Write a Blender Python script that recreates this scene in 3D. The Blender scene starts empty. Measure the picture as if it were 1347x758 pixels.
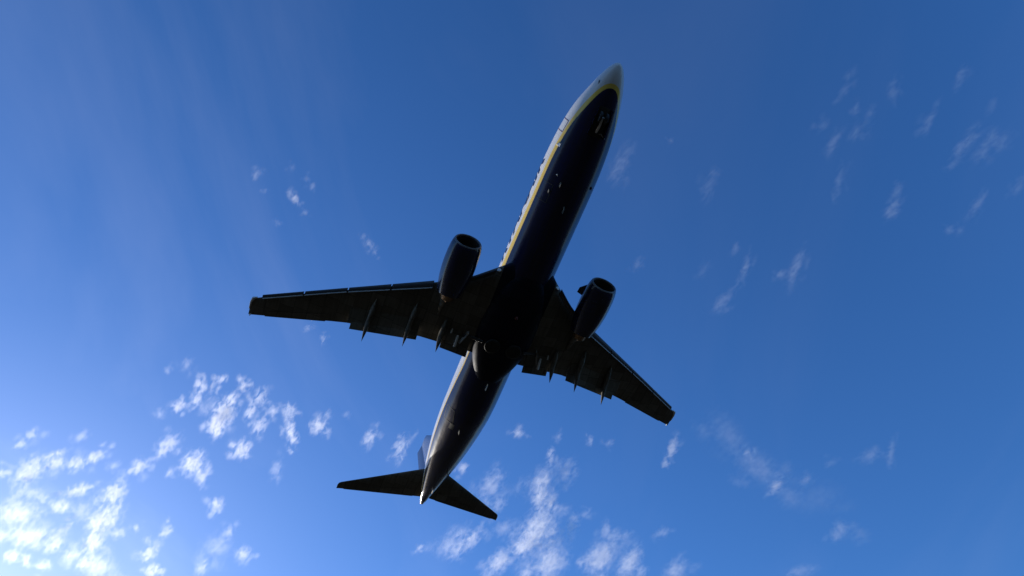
import bpy, bmesh, math, random
from math import radians, sin, cos, pi, sqrt
from mathutils import Vector, Matrix

S = bpy.context.scene
COL = S.collection

# ------------------------------------------------------------------ camera, sky, sun, exposure
PITCH = radians(7.0)                     # nose-up attitude of the climbing aircraft
# aircraft axes: +X nose, +Y port (left) wing, +Z up ; metres from the nose datum
A2W = Matrix(((cos(PITCH), 0, -sin(PITCH)), (0, 1, 0), (sin(PITCH), 0, cos(PITCH))))
CAM_RIGHT = A2W @ Vector((0.36433233, 0.92512365, -0.10680906))
CAM_DOWN = A2W @ Vector((-0.85135393, 0.28438615, -0.44081856))
CAM_FWD = A2W @ Vector((-0.37743666, 0.25153676, 0.89121873))
EYE = Vector((0, 0, 1.7))
AIRCRAFT_AT = EYE - A2W @ Vector((0.01057, -11.23293, -38.1929))   # about 40 m up

cd = bpy.data.cameras.new('camera')
cam = bpy.data.objects.new('camera', cd)
COL.objects.link(cam)
S.camera = cam
cd.sensor_fit = 'HORIZONTAL'
cd.sensor_width = 36.0
cd.lens = 36.0 * 805.454 / 1347.0
cd.clip_start = 0.1
cd.clip_end = 200000.0
m3 = Matrix((CAM_RIGHT, -CAM_DOWN, -CAM_FWD)).transposed()
cam.matrix_world = Matrix.Translation(EYE) @ m3.to_4x4()

SUN_EL, SUN_AZ = radians(15.0), radians(-159.0)      # azimuth from the nose heading, anticlockwise
SUN_DIR = Vector((cos(SUN_EL) * cos(SUN_AZ), cos(SUN_EL) * sin(SUN_AZ), sin(SUN_EL)))
world = bpy.data.worlds.new('World')
S.world = world
world.use_nodes = True
wt = world.node_tree
wt.nodes.clear()
wo = wt.nodes.new('ShaderNodeOutputWorld')
bg = wt.nodes.new('ShaderNodeBackground')
sky = wt.nodes.new('ShaderNodeTexSky')
sky.sky_type = 'NISHITA'
sky.sun_disc = False
sky.sun_elevation = SUN_EL
sky.sun_rotation = math.atan2(SUN_DIR.x, SUN_DIR.y)
sky.altitude = 0
sky.air_density = 1.0
sky.dust_density = 0.7
sky.ozone_density = 6.0
bg.inputs['Strength'].default_value = 0.15
# thin cirrus veil: faint streaks across a high layer (direction projected on a flat sheet overhead)
tc = wt.nodes.new('ShaderNodeTexCoord')
sx = wt.nodes.new('ShaderNodeSeparateXYZ')
wt.links.new(tc.outputs['Generated'], sx.inputs[0])
mz = wt.nodes.new('ShaderNodeMath'); mz.operation = 'MAXIMUM'; mz.inputs[1].default_value = 0.12
wt.links.new(sx.outputs['Z'], mz.inputs[0])
dx = wt.nodes.new('ShaderNodeMath'); dx.operation = 'DIVIDE'
dy = wt.nodes.new('ShaderNodeMath'); dy.operation = 'DIVIDE'
wt.links.new(sx.outputs['X'], dx.inputs[0]); wt.links.new(mz.outputs[0], dx.inputs[1])
wt.links.new(sx.outputs['Y'], dy.inputs[0]); wt.links.new(mz.outputs[0], dy.inputs[1])
cb = wt.nodes.new('ShaderNodeCombineXYZ')
wt.links.new(dx.outputs[0], cb.inputs[0]); wt.links.new(dy.outputs[0], cb.inputs[1])
mp = wt.nodes.new('ShaderNodeMapping')
mp.vector_type = 'TEXTURE'
mp.inputs['Rotation'].default_value = (0, 0, radians(150))
mp.inputs['Scale'].default_value = (1.5, 0.55, 1.0)
wt.links.new(cb.outputs[0], mp.inputs['Vector'])
nz = wt.nodes.new('ShaderNodeTexNoise')
nz.inputs['Scale'].default_value = 1.1
nz.inputs['Detail'].default_value = 6.0
nz.inputs['Roughness'].default_value = 0.55
nz.inputs['Distortion'].default_value = 0.6
wt.links.new(mp.outputs[0], nz.inputs['Vector'])
vr = wt.nodes.new('ShaderNodeMapRange')
vr.inputs['From Min'].default_value = 0.46
vr.inputs['From Max'].default_value = 0.80
vr.inputs['To Min'].default_value = 0.0
vr.inputs['To Max'].default_value = 0.17
wt.links.new(nz.outputs['Fac'], vr.inputs['Value'])
hs = wt.nodes.new('ShaderNodeHueSaturation')      # ice crystals scatter the same sky light without its blue
hs.inputs['Saturation'].default_value = 0.35
hs.inputs['Value'].default_value = 1.8
wt.links.new(sky.outputs[0], hs.inputs['Color'])
mx = wt.nodes.new('ShaderNodeMix'); mx.data_type = 'RGBA'
vm = wt.nodes.new('ShaderNodeMapRange')           # the veil thins out away from the sunny side
vm.inputs['From Min'].default_value = 0.55; vm.inputs['From Max'].default_value = -0.35
vm.inputs['To Min'].default_value = 0.18; vm.inputs['To Max'].default_value = 1.0
wt.links.new(dy.outputs[0], vm.inputs['Value'])
vf = wt.nodes.new('ShaderNodeMath'); vf.operation = 'MULTIPLY'
wt.links.new(vr.outputs['Result'], vf.inputs[0]); wt.links.new(vm.outputs['Result'], vf.inputs[1])
wt.links.new(vf.outputs[0], mx.inputs['Factor'])
wt.links.new(sky.outputs[0], mx.inputs['A'])
wt.links.new(hs.outputs[0], mx.inputs['B'])
ds = wt.nodes.new('ShaderNodeHueSaturation')       # a deep, clean autumn blue
ds.inputs['Saturation'].default_value = 1.08
wt.links.new(mx.outputs['Result'], ds.inputs['Color'])
tn = wt.nodes.new('ShaderNodeMix'); tn.data_type = 'RGBA'; tn.blend_type = 'MULTIPLY'
tn.inputs['Factor'].default_value = 1.0
tn.inputs['B'].default_value = (1.02, 1.01, 1.15, 1)
wt.links.new(ds.outputs[0], tn.inputs['A'])
wt.links.new(tn.outputs['Result'], bg.inputs['Color'])
wt.links.new(bg.outputs[0], wo.inputs['Surface'])

sd = bpy.data.lights.new('sun', 'SUN')
sd.energy = 5.0
sd.angle = radians(0.53)
sd.color = (1.0, 0.93, 0.82)
sun = bpy.data.objects.new('sun', sd)
COL.objects.link(sun)
sun.rotation_euler = SUN_DIR.to_track_quat('Z', 'Y').to_euler()
sun.location = (0, 0, 200)

S.view_settings.view_transform = 'Standard'
S.view_settings.look = 'None'
S.view_settings.exposure = 0.28
S.view_settings.gamma = 1.0
S.view_settings.use_curve_mapping = False
S.cycles.max_bounces = 8
S.cycles.volume_bounces = 6
S.cycles.volume_step_rate = 0.45
S.cycles.volume_max_steps = 96
S.cycles.use_denoising = True

# ------------------------------------------------------------------ helpers
def nodes_of(name):
    m = bpy.data.materials.new(name)
    m.use_nodes = True
    nt = m.node_tree
    b = nt.nodes['Principled BSDF']
    return m, nt, b

def N(nt, kind, **kw):
    n = nt.nodes.new(kind)
    for k, v in kw.items():
        setattr(n, k, v)
    return n

def paint(name, col, rough=0.35, metal=0.0, coat=0.0, grime=0.25, scale=3.0, spec=0.5):
    """Painted or bare metal skin with oily streaks running along the airflow and a little uneven gloss."""
    m, nt, b = nodes_of(name)
    t = N(nt, 'ShaderNodeTexCoord')
    mpn = N(nt, 'ShaderNodeMapping')
    mpn.inputs['Scale'].default_value = (0.35, 2.2, 2.2)
    nt.links.new(t.outputs['Object'], mpn.inputs['Vector'])
    n1 = N(nt, 'ShaderNodeTexNoise')
    n1.inputs['Scale'].default_value = scale
    n1.inputs['Detail'].default_value = 5
    nt.links.new(mpn.outputs[0], n1.inputs['Vector'])
    mr = N(nt, 'ShaderNodeMapRange')
    mr.inputs['From Min'].default_value = 0.35
    mr.inputs['From Max'].default_value = 0.72
    mr.inputs['To Min'].default_value = 0.0
    mr.inputs['To Max'].default_value = grime
    nt.links.new(n1.outputs['Fac'], mr.inputs['Value'])
    mixn = N(nt, 'ShaderNodeMix', data_type='RGBA')
    mixn.inputs['A'].default_value = (*col, 1)
    mixn.inputs['B'].default_value = (col[0] * .35 + .008, col[1] * .33 + .007, col[2] * .28 + .005, 1)
    nt.links.new(mr.outputs[0], mixn.inputs['Factor'])
    nt.links.new(mixn.outputs['Result'], b.inputs['Base Color'])
    rr = N(nt, 'ShaderNodeMapRange')
    rr.inputs['To Min'].default_value = rough * 0.8
    rr.inputs['To Max'].default_value = min(1, rough * 1.35)
    nt.links.new(n1.outputs['Fac'], rr.inputs['Value'])
    nt.links.new(rr.outputs[0], b.inputs['Roughness'])
    b.inputs['Metallic'].default_value = metal
    b.inputs['Coat Weight'].default_value = coat
    b.inputs['Coat Roughness'].default_value = 0.12
    b.inputs['Specular IOR Level'].default_value = spec
    return m

GREY = paint('wing_grey_paint', (0.19, 0.18, 0.155), 0.5, grime=0.5, spec=0.3)
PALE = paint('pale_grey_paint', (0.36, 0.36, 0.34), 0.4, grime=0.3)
NAVY = paint('navy_paint', (0.008, 0.012, 0.055), 0.22, coat=0.5, grime=0.3)
WHITE = paint('white_paint', (0.78, 0.78, 0.76), 0.3, coat=0.3, grime=0.1)
METAL = paint('bare_aluminium', (0.55, 0.55, 0.56), 0.33, metal=0.9, grime=0.25)
STEEL = paint('hot_section_metal', (0.26, 0.16, 0.09), 0.42, metal=0.8, grime=0.4)
LIPMETAL = paint('dull_inlet_metal', (0.17, 0.17, 0.18), 0.45, metal=0.5, grime=0.3)
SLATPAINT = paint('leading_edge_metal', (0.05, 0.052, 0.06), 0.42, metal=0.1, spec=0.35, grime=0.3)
DARK = paint('dark_well', (0.03, 0.029, 0.027), 0.6, grime=0.4)
RUBBER = paint('tyre_rubber', (0.018, 0.018, 0.018), 0.75, grime=0.3)
PRIMER = paint('red_brown_primer', (0.16, 0.035, 0.025), 0.55, grime=0.5)
GLASS = paint('cockpit_glass', (0.012, 0.014, 0.016), 0.06, grime=0.0)
LETTER = paint('navy_lettering', (0.006, 0.010, 0.05), 0.3, coat=0.3, grime=0.1)

BELLY = paint('belly_fairing_paint', (0.010, 0.012, 0.030), 0.58, grime=0.6, spec=0.2)

def add_panels(m):
    """riveted skin panels: each a slightly different tone, with dark sealant seams between them"""
    nt = m.node_tree
    b = nt.nodes['Principled BSDF']
    src = b.inputs['Base Color'].links[0].from_socket
    t = N(nt, 'ShaderNodeTexCoord')
    br = N(nt, 'ShaderNodeTexBrick')
    br.offset = 0.18
    br.inputs['Scale'].default_value = 0.9
    br.inputs['Mortar Size'].default_value = 0.012
    br.inputs['Mortar Smooth'].default_value = 0.2
    br.inputs['Brick Width'].default_value = 0.75
    br.inputs['Row Height'].default_value = 0.85
    br.inputs['Color1'].default_value = (1, 1, 1, 1)
    br.inputs['Color2'].default_value = (0.62, 0.60, 0.56, 1)
    br.inputs['Mortar'].default_value = (0.30, 0.28, 0.26, 1)
    nt.links.new(t.outputs['Object'], br.inputs['Vector'])
    mu = N(nt, 'ShaderNodeMix', data_type='RGBA', blend_type='MULTIPLY')
    mu.inputs['Factor'].default_value = 1.0
    nt.links.new(src, mu.inputs['A']); nt.links.new(br.outputs['Color'], mu.inputs['B'])
    nt.links.new(mu.outputs['Result'], b.inputs['Base Color'])
add_panels(GREY)
add_panels(NAVY)
add_panels(BELLY)

def livery_material():
    """Navy belly, yellow cheat line and white upper skin; two vertex distances carry the paint edges."""
    m, nt, b = nodes_of('livery_paint')
    a1 = N(nt, 'ShaderNodeAttribute', attribute_name='over_navy')
    a2 = N(nt, 'ShaderNodeAttribute', attribute_name='over_yellow')
    g1 = N(nt, 'ShaderNodeMath', operation='GREATER_THAN'); g1.inputs[1].default_value = 0
    g2 = N(nt, 'ShaderNodeMath', operation='GREATER_THAN'); g2.inputs[1].default_value = 0
    nt.links.new(a1.outputs['Fac'], g1.inputs[0])
    nt.links.new(a2.outputs['Fac'], g2.inputs[0])
    t = N(nt, 'ShaderNodeTexCoord')
    mpn = N(nt, 'ShaderNodeMapping'); mpn.inputs['Scale'].default_value = (0.22, 2.4, 2.4)
    nt.links.new(t.outputs['Object'], mpn.inputs['Vector'])
    n1 = N(nt, 'ShaderNodeTexNoise'); n1.inputs['Scale'].default_value = 2.2; n1.inputs['Detail'].default_value = 6
    nt.links.new(mpn.outputs[0], n1.inputs['Vector'])
    navy = N(nt, 'ShaderNodeMix', data_type='RGBA')
    navy.inputs['A'].default_value = (0.010, 0.016, 0.085, 1)
    navy.inputs['B'].default_value = (0.024, 0.021, 0.020, 1)
    nt.links.new(n1.outputs['Fac'], navy.inputs['Factor'])
    wh = N(nt, 'ShaderNodeMix', data_type='RGBA')
    wh.inputs['A'].default_value = (0.80, 0.80, 0.79, 1)
    wh.inputs['B'].default_value = (0.66, 0.65, 0.63, 1)
    nt.links.new(n1.outputs['Fac'], wh.inputs['Factor'])
    # cabin windows: dark rounded panes every half metre above the cheat line
    sp = N(nt, 'ShaderNodeSeparateXYZ')
    nt.links.new(t.outputs['Object'], sp.inputs[0])
    md = N(nt, 'ShaderNodeMath', operation='PINGPONG'); md.inputs[1].default_value = 0.254
    nt.links.new(sp.outputs['X'], md.inputs[0])
    w1 = N(nt, 'ShaderNodeMath', operation='LESS_THAN'); w1.inputs[1].default_value = 0.115
    nt.links.new(md.outputs[0], w1.inputs[0])
    zz = N(nt, 'ShaderNodeMath', operation='SUBTRACT'); zz.inputs[1].default_value = 0.72
    nt.links.new(sp.outputs['Z'], zz.inputs[0])
    za = N(nt, 'ShaderNodeMath', operation='ABSOLUTE'); nt.links.new(zz.outputs[0], za.inputs[0])
    w2 = N(nt, 'ShaderNodeMath', operation='LESS_THAN'); w2.inputs[1].default_value = 0.165
    nt.links.new(za.outputs[0], w2.inputs[0])
    w3 = N(nt, 'ShaderNodeMath', operation='LESS_THAN'); w3.inputs[1].default_value = -6.2
    nt.links.new(sp.outputs['X'], w3.inputs[0])
    w4 = N(nt, 'ShaderNodeMath', operation='GREATER_THAN'); w4.inputs[1].default_value = -30.6
    nt.links.new(sp.outputs['X'], w4.inputs[0])
    pr = None
    for w in (w1, w2, w3, w4):
        if pr is None:
            pr = w
        else:
            q = N(nt, 'ShaderNodeMath', operation='MULTIPLY')
            nt.links.new(pr.outputs[0], q.inputs[0]); nt.links.new(w.outputs[0], q.inputs[1]); pr = q
    whw = N(nt, 'ShaderNodeMix', data_type='RGBA')
    nt.links.new(pr.outputs[0], whw.inputs['Factor'])
    nt.links.new(wh.outputs['Result'], whw.inputs['A'])
    whw.inputs['B'].default_value = (0.02, 0.022, 0.025, 1)
    y = N(nt, 'ShaderNodeMix', data_type='RGBA')
    nt.links.new(g1.outputs[0], y.inputs['Factor'])
    nt.links.new(navy.outputs['Result'], y.inputs['A'])
    y.inputs['B'].default_value = (0.90, 0.63, 0.12, 1)
    f = N(nt, 'ShaderNodeMix', data_type='RGBA')
    nt.links.new(g2.outputs[0], f.inputs['Factor'])
    nt.links.new(y.outputs['Result'], f.inputs['A'])
    nt.links.new(whw.outputs['Result'], f.inputs['B'])
    nt.links.new(f.outputs['Result'], b.inputs['Base Color'])
    rr = N(nt, 'ShaderNodeMapRange')
    rr.inputs['To Min'].default_value = 0.16; rr.inputs['To Max'].default_value = 0.30
    nt.links.new(n1.outputs['Fac'], rr.inputs['Value'])
    nt.links.new(rr.outputs[0], b.inputs['Roughness'])
    b.inputs['Coat Weight'].default_value = 0.2
    b.inputs['Coat Roughness'].default_value = 0.12
    b.inputs['Specular IOR Level'].default_value = 0.3
    # butt joints between the skin sections: a dull dark line round the hull every 1.3 m
    sj = N(nt, 'ShaderNodeMath', operation='PINGPONG'); sj.inputs[1].default_value = 0.65
    nt.links.new(sp.outputs['X'], sj.inputs[0])
    sl = N(nt, 'ShaderNodeMath', operation='LESS_THAN'); sl.inputs[1].default_value = 0.014
    nt.links.new(sj.outputs[0], sl.inputs[0])
    sa = N(nt, 'ShaderNodeMath', operation='MULTIPLY'); sa.inputs[1].default_value = 0.55
    sn = N(nt, 'ShaderNodeMath', operation='MULTIPLY_ADD'); sn.inputs[1].default_value = -0.8; sn.inputs[2].default_value = 1.0
    nt.links.new(g1.outputs[0], sn.inputs[0])
    sm = N(nt, 'ShaderNodeMath', operation='MULTIPLY')
    nt.links.new(sl.outputs[0], sm.inputs[0]); nt.links.new(sn.outputs[0], sm.inputs[1])
    nt.links.new(sm.outputs[0], sa.inputs[0])
    jm = N(nt, 'ShaderNodeMix', data_type='RGBA')
    nt.links.new(sa.outputs[0], jm.inputs['Factor'])
    nt.links.new(f.outputs['Result'], jm.inputs['A'])
    jm.inputs['B'].default_value = (0.03, 0.03, 0.03, 1)
    nt.links.new(jm.outputs['Result'], b.inputs['Base Color'])
    # skin laps and frames: slight waviness of the sheet metal
    bp = N(nt, 'ShaderNodeBump'); bp.inputs['Strength'].default_value = 0.10; bp.inputs['Distance'].default_value = 0.05
    n2 = N(nt, 'ShaderNodeTexNoise'); n2.inputs['Scale'].default_value = 1.6; n2.inputs['Detail'].default_value = 2
    nt.links.new(t.outputs['Object'], n2.inputs['Vector'])
    nt.links.new(n2.outputs['Fac'], bp.inputs['Height'])
    nt.links.new(bp.outputs[0], b.inputs['Normal'])
    return m
LIVERY = livery_material()

def obj(name, verts, faces, mat, parent=None, smooth=True, label=None, angle=40):
    me = bpy.data.meshes.new(name)
    me.from_pydata([tuple(v) for v in verts], [], faces)
    bm = bmesh.new(); bm.from_mesh(me)
    bmesh.ops.recalc_face_normals(bm, faces=bm.faces)
    bm.to_mesh(me); bm.free()
    if smooth:
        me.polygons.foreach_set('use_smooth', [True] * len(me.polygons))
        me.set_sharp_from_angle(angle=radians(angle))
    me.materials.append(mat)
    o = bpy.data.objects.new(name, me)
    COL.objects.link(o)
    if parent is not None:
        o.parent = parent
    if label:
        o['label'] = label
    return o

def loft(rings, cap=True, close=True):
    """rings of equal length -> verts, faces"""
    v, f = [], []
    n = len(rings[0])
    for r in rings:
        v += r
    for i in range(len(rings) - 1):
        for j in range(n if close else n - 1):
            k = (j + 1) % n
            f.append((i * n + j, i * n + k, (i + 1) * n + k, (i + 1) * n + j))
    if cap:
        f.append(tuple(range(n - 1, -1, -1)))
        f.append(tuple(range((len(rings) - 1) * n, len(rings) * n)))
    return v, f

def lerp_table(tab, x):
    if x <= tab[0][0]: return tab[0][1:]
    for a, b in zip(tab, tab[1:]):
        if x <= b[0]:
            t = (x - a[0]) / (b[0] - a[0])
            return tuple(p + (q - p) * t for p, q in zip(a[1:], b[1:]))
    return tab[-1][1:]

def box(cx, cy, cz, lx, ly, lz, rot=None):
    v = [Vector((sx_ * lx / 2, sy_ * ly / 2, sz_ * lz / 2)) for sx_ in (-1, 1) for sy_ in (-1, 1) for sz_ in (-1, 1)]
    if rot is not None:
        v = [rot @ p for p in v]
    v = [p + Vector((cx, cy, cz)) for p in v]
    return v, [(0, 1, 3, 2), (4, 6, 7, 5), (0, 4, 5, 1), (2, 3, 7, 6), (0, 2, 6, 4), (1, 5, 7, 3)]

def tube(pts, radii, n=12):
    rings = []
    P = [Vector(p) for p in pts]
    for i, p in enumerate(P):
        d = (P[min(i + 1, len(P) - 1)] - P[max(i - 1, 0)]).normalized()
        u = d.cross(Vector((0.13, 0.21, 0.97))).normalized(); w = d.cross(u)
        r = radii[i] if isinstance(radii, (list, tuple)) else radii
        rings.append([p + u * r * cos(a * 2 * pi / n) + w * r * sin(a * 2 * pi / n) for a in range(n)])
    return loft(rings)

def disc(c, axis, prof, n=32):
    """lathe: prof = [(along axis, radius)]"""
    a = Vector(axis).normalized()
    u = a.cross(Vector((0.31, 0.17, 0.93))).normalized(); w = a.cross(u)
    c = Vector(c)
    rings = [[c + a * h + u * r * cos(k * 2 * pi / n) + w * r * sin(k * 2 * pi / n) for k in range(n)] for h, r in prof]
    return loft(rings)

# ------------------------------------------------------------------ ground
def ground():
    n, R = 48, 40000.0
    v = [(0, 0, 0)]; f = []
    radii = [30, 120, 500, 2000, 8000, R]
    rng = random.Random(5)
    for ri, r in enumerate(radii):
        for k in range(n):
            a = k * 2 * pi / n
            v.append((r * cos(a), r * sin(a), 0))
    for k in range(n):
        f.append((0, 1 + k, 1 + (k + 1) % n))
    for i in range(len(radii) - 1):
        for k in range(n):
            q = (k + 1) % n
            f.append((1 + i * n + k, 1 + (i + 1) * n + k, 1 + (i + 1) * n + q, 1 + i * n + q))
    m, nt, b = nodes_of('meadow')
    g = N(nt, 'ShaderNodeNewGeometry')
    n1 = N(nt, 'ShaderNodeTexNoise'); n1.inputs['Scale'].default_value = 0.03; n1.inputs['Detail'].default_value = 8
    nt.links.new(g.outputs['Position'], n1.inputs['Vector'])
    r = N(nt, 'ShaderNodeValToRGB')
    r.color_ramp.elements[0].color = (0.011, 0.011, 0.007, 1); r.color_ramp.elements[0].position = 0.35
    r.color_ramp.elements[1].color = (0.026, 0.023, 0.016, 1); r.color_ramp.elements[1].position = 0.7
    nt.links.new(n1.outputs['Fac'], r.inputs[0])
    nt.links.new(r.outputs[0], b.inputs['Base Color'])
    b.inputs['Roughness'].default_value = 0.95
    b.inputs['Specular IOR Level'].default_value = 0.1
    o = obj('ground', v, f, m, smooth=False)
    o['kind'] = 'structure'
ground()

# ------------------------------------------------------------------ the airliner
root = bpy.data.objects.new('airliner', None)
COL.objects.link(root)
root.empty_display_size = 2
root.matrix_world = Matrix.Translation(AIRCRAFT_AT) @ A2W.to_4x4()
root['label'] = 'navy, yellow and white twin engined passenger jet climbing overhead in the blue sky'
root['category'] = 'airplane'

# station, half width, top, bottom
FUS = [(0.0, .02, -.60, -.64), (.03, .11, -.51, -.73), (0.1, .22, -.41, -.85), (0.3, .40, -.24, -1.0), (0.6, .58, -.04, -1.17), (1.0, .77, .17, -1.33),
       (1.5, .96, .42, -1.48), (2.0, 1.12, .75, -1.60), (2.6, 1.30, 1.13, -1.72), (3.2, 1.45, 1.41, -1.82), (4, 1.60, 1.63, -1.92),
       (5, 1.73, 1.78, -2.0), (6, 1.81, 1.86, -2.05), (7, 1.86, 1.9, -2.08), (8.5, 1.88, 1.91, -2.1), (25, 1.88, 1.91, -2.1),
       (26.5, 1.87, 1.91, -1.98), (28, 1.81, 1.91, -1.70), (30, 1.65, 1.90, -1.25), (32, 1.40, 1.86, -.78), (34, 1.06, 1.78, -.27),
       (36, .66, 1.62, .30), (37, .43, 1.5, .62), (37.8, .25, 1.33, .84), (38.02, .15, 1.25, .93)]

def smooth_tab(tab, x):
    """Catmull-Rom through the table so the skin has no kinks"""
    xs = [r[0] for r in tab]
    if x <= xs[0]: return tab[0][1:]
    if x >= xs[-1]: return tab[-1][1:]
    i = max(k for k in range(len(xs) - 1) if xs[k] <= x)
    out = []
    h = xs[i + 1] - xs[i]
    t = (x - xs[i]) / h
    for c in range(1, len(tab[0])):
        p1, p2 = tab[i][c], tab[i + 1][c]
        def slope(k):
            if k == 0: return (tab[1][c] - tab[0][c]) / (xs[1] - xs[0])
            if k == len(xs) - 1: return (tab[k][c] - tab[k - 1][c]) / (xs[k] - xs[k - 1])
            a = (tab[k][c] - tab[k - 1][c]) / (xs[k] - xs[k - 1]); b_ = (tab[k + 1][c] - tab[k][c]) / (xs[k + 1] - xs[k])
            return 0.0 if a * b_ <= 0 else 2 * a * b_ / (a + b_)
        m1, m2 = slope(i) * h, slope(i + 1) * h
        t2, t3 = t * t, t * t * t
        out.append((2 * t3 - 3 * t2 + 1) * p1 + (t3 - 2 * t2 + t) * m1 + (-2 * t3 + 3 * t2) * p2 + (t3 - t2) * m2)
    return tuple(out)

def fus_pt(s, ang, off=0.0):
    """ang measured from straight down, positive to starboard (-Y)"""
    hw, zt, zb = smooth_tab(FUS, s)
    zc, hh = (zt + zb) / 2, (zt - zb) / 2
    return Vector((-s, -(hw + off) * sin(ang), zc - (hh + off) * cos(ang)))

NAVY_TOP = [(0.0, -1.80), (1.2, -1.60), (1.42, -1.475), (1.87, -1.41), (2.84, -1.31), (4.5, -1.06), (6, -.98), (8.8, -.94), (12, -.86), (14.4, -.80), (22.4, -.86), (24, -.74), (26.3, -.54), (29.8, -.13), (34, .42), (38.1, 1.02)]
YELLOW_TOP = [(0.0, -1.80), (0.9, -1.60), (1.18, -1.39), (1.84, -1.24), (3.4, -.96), (4.8, -.79), (6, -.68), (8.7, -.64), (11.5, -.52), (14.4, -.40), (22.4, -.74), (24, -.62), (26.3, -.43), (29.8, -.02), (34, .50), (38.1, 1.10)]

NA = 128
st = []
s = 0.0
while s < 38.02:
    st.append(s)
    s += 0.015 if s < 0.12 else 0.05 if s < 0.6 else 0.1 if s < 3 else 0.2 if s < 8 else 0.4 if s < 25 else 0.25
st.append(38.02)
rings = [[fus_pt(s, 2 * pi * k / NA) for k in range(NA)] for s in st]
v, f = loft(rings)
fus = obj('fuselage', v, f, LIVERY, root)
me = fus.data
a1 = me.attributes.new('over_navy', 'FLOAT', 'POINT')
a2 = me.attributes.new('over_yellow', 'FLOAT', 'POINT')
a1.data.foreach_set('value', [q.co.z - smooth_tab(NAVY_TOP, -q.co.x)[0] for q in me.vertices])
a2.data.foreach_set('value', [q.co.z - smooth_tab(YELLOW_TOP, -q.co.x)[0] for q in me.vertices])

def skin_patch(name, s0, s1, z_of_t, mat, off=0.012, ns=12, na=6, label=None):
    pass

def patch(name, s0, s1, a0, a1_, mat, off=0.015, ns=10, na=8, parent=None, label=None):
    """a plate lying on the fuselage skin between two stations and two angles, 15 mm thick"""
    top = [[fus_pt(s0 + (s1 - s0) * i / ns, a0 + (a1_ - a0) * j / na, off) for j in range(na + 1)] for i in range(ns + 1)]
    bot = [[fus_pt(s0 + (s1 - s0) * i / ns, a0 + (a1_ - a0) * j / na, -0.02) for j in range(na + 1)] for i in range(ns + 1)]
    V, F = [], []
    W_ = na + 1
    for r in top: V += r
    o_ = len(V)
    for r in bot: V += r
    for i in range(ns):
        for j in range(na):
            F.append((i * W_ + j, i * W_ + j + 1, (i + 1) * W_ + j + 1, (i + 1) * W_ + j))
            F.append((o_ + i * W_ + j, o_ + (i + 1) * W_ + j, o_ + (i + 1) * W_ + j + 1, o_ + i * W_ + j + 1))
    edge = [(0, j) for j in range(na + 1)] + [(i, na) for i in range(1, ns + 1)] + [(ns, j) for j in range(na - 1, -1, -1)] + [(i, 0) for i in range(ns - 1, 0, -1)]
    for (i, j), (k, l) in zip(edge, edge[1:] + edge[:1]):
        F.append((i * W_ + j, k * W_ + l, o_ + k * W_ + l, o_ + i * W_ + j))
    return obj(name, V, F, mat, parent or fus, label=label)

# cockpit glazing, six panes
for sg in (-1, 1):
    patch('cockpit_window', 1.75, 2.25, sg * radians(150), sg * radians(177), GLASS)
    patch('cockpit_window', 1.95, 2.75, sg * radians(122), sg * radians(147), GLASS)
    patch('cockpit_window', 2.85, 3.35, sg * radians(114), sg * radians(134), GLASS)

# door outlines (thin raised frames)
def frame_on_skin(name, s0, s1, z0, z1, mat, t=0.05, side=1):
    def ang_at(s, z):
        hw, zt, zb = smooth_tab(FUS, s)
        return side * math.acos(max(-1, min(1, -(z - (zt + zb) / 2) / ((zt - zb) / 2))))
    V, F = [], []
    def strip(p):
        base = len(V)
        for (s, z, ds, dz) in p:
            for o_ in (0.008, -0.01):
                V.append(fus_pt(s - ds, ang_at(s - ds, z - dz), o_)); V.append(fus_pt(s + ds, ang_at(s + ds, z + dz), o_))
        for i in range(len(p) - 1):
            b_ = base + 4 * i
            F.extend([(b_, b_ + 1, b_ + 5, b_ + 4), (b_ + 2, b_ + 6, b_ + 7, b_ + 3), (b_, b_ + 4, b_ + 6, b_ + 2), (b_ + 1, b_ + 3, b_ + 7, b_ + 5)])
        F.append((base, base + 2, base + 3, base + 1)); e = base + 4 * (len(p) - 1); F.append((e, e + 1, e + 3, e + 2))
    n = 8
    h = t / 2
    strip([(s0 + (s1 - s0) * i / n, z0, 0, h) for i in range(n + 1)])
    strip([(s0 + (s1 - s0) * i / n, z1, 0, h) for i in range(n + 1)])
    strip([(s0, z0 + h + 0.003 + (z1 - z0 - 2 * h - .006) * i / n, h, 0) for i in range(n + 1)])
    strip([(s1, z0 + h + 0.003 + (z1 - z0 - 2 * h - .006) * i / n, h, 0) for i in range(n + 1)])
    return obj(name, V, F, mat, fus)
frame_on_skin('service_door_outline', 4.15, 4.9, -0.72, 0.95, PRIMER, 0.035, 1)
frame_on_skin('cargo_door_outline', 8.0, 9.2, -1.72, -1.02, DARK, 0.03, 1)
frame_on_skin('cargo_door_outline', 26.3, 27.5, -1.55, -.85, DARK, 0.03, 1)

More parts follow.
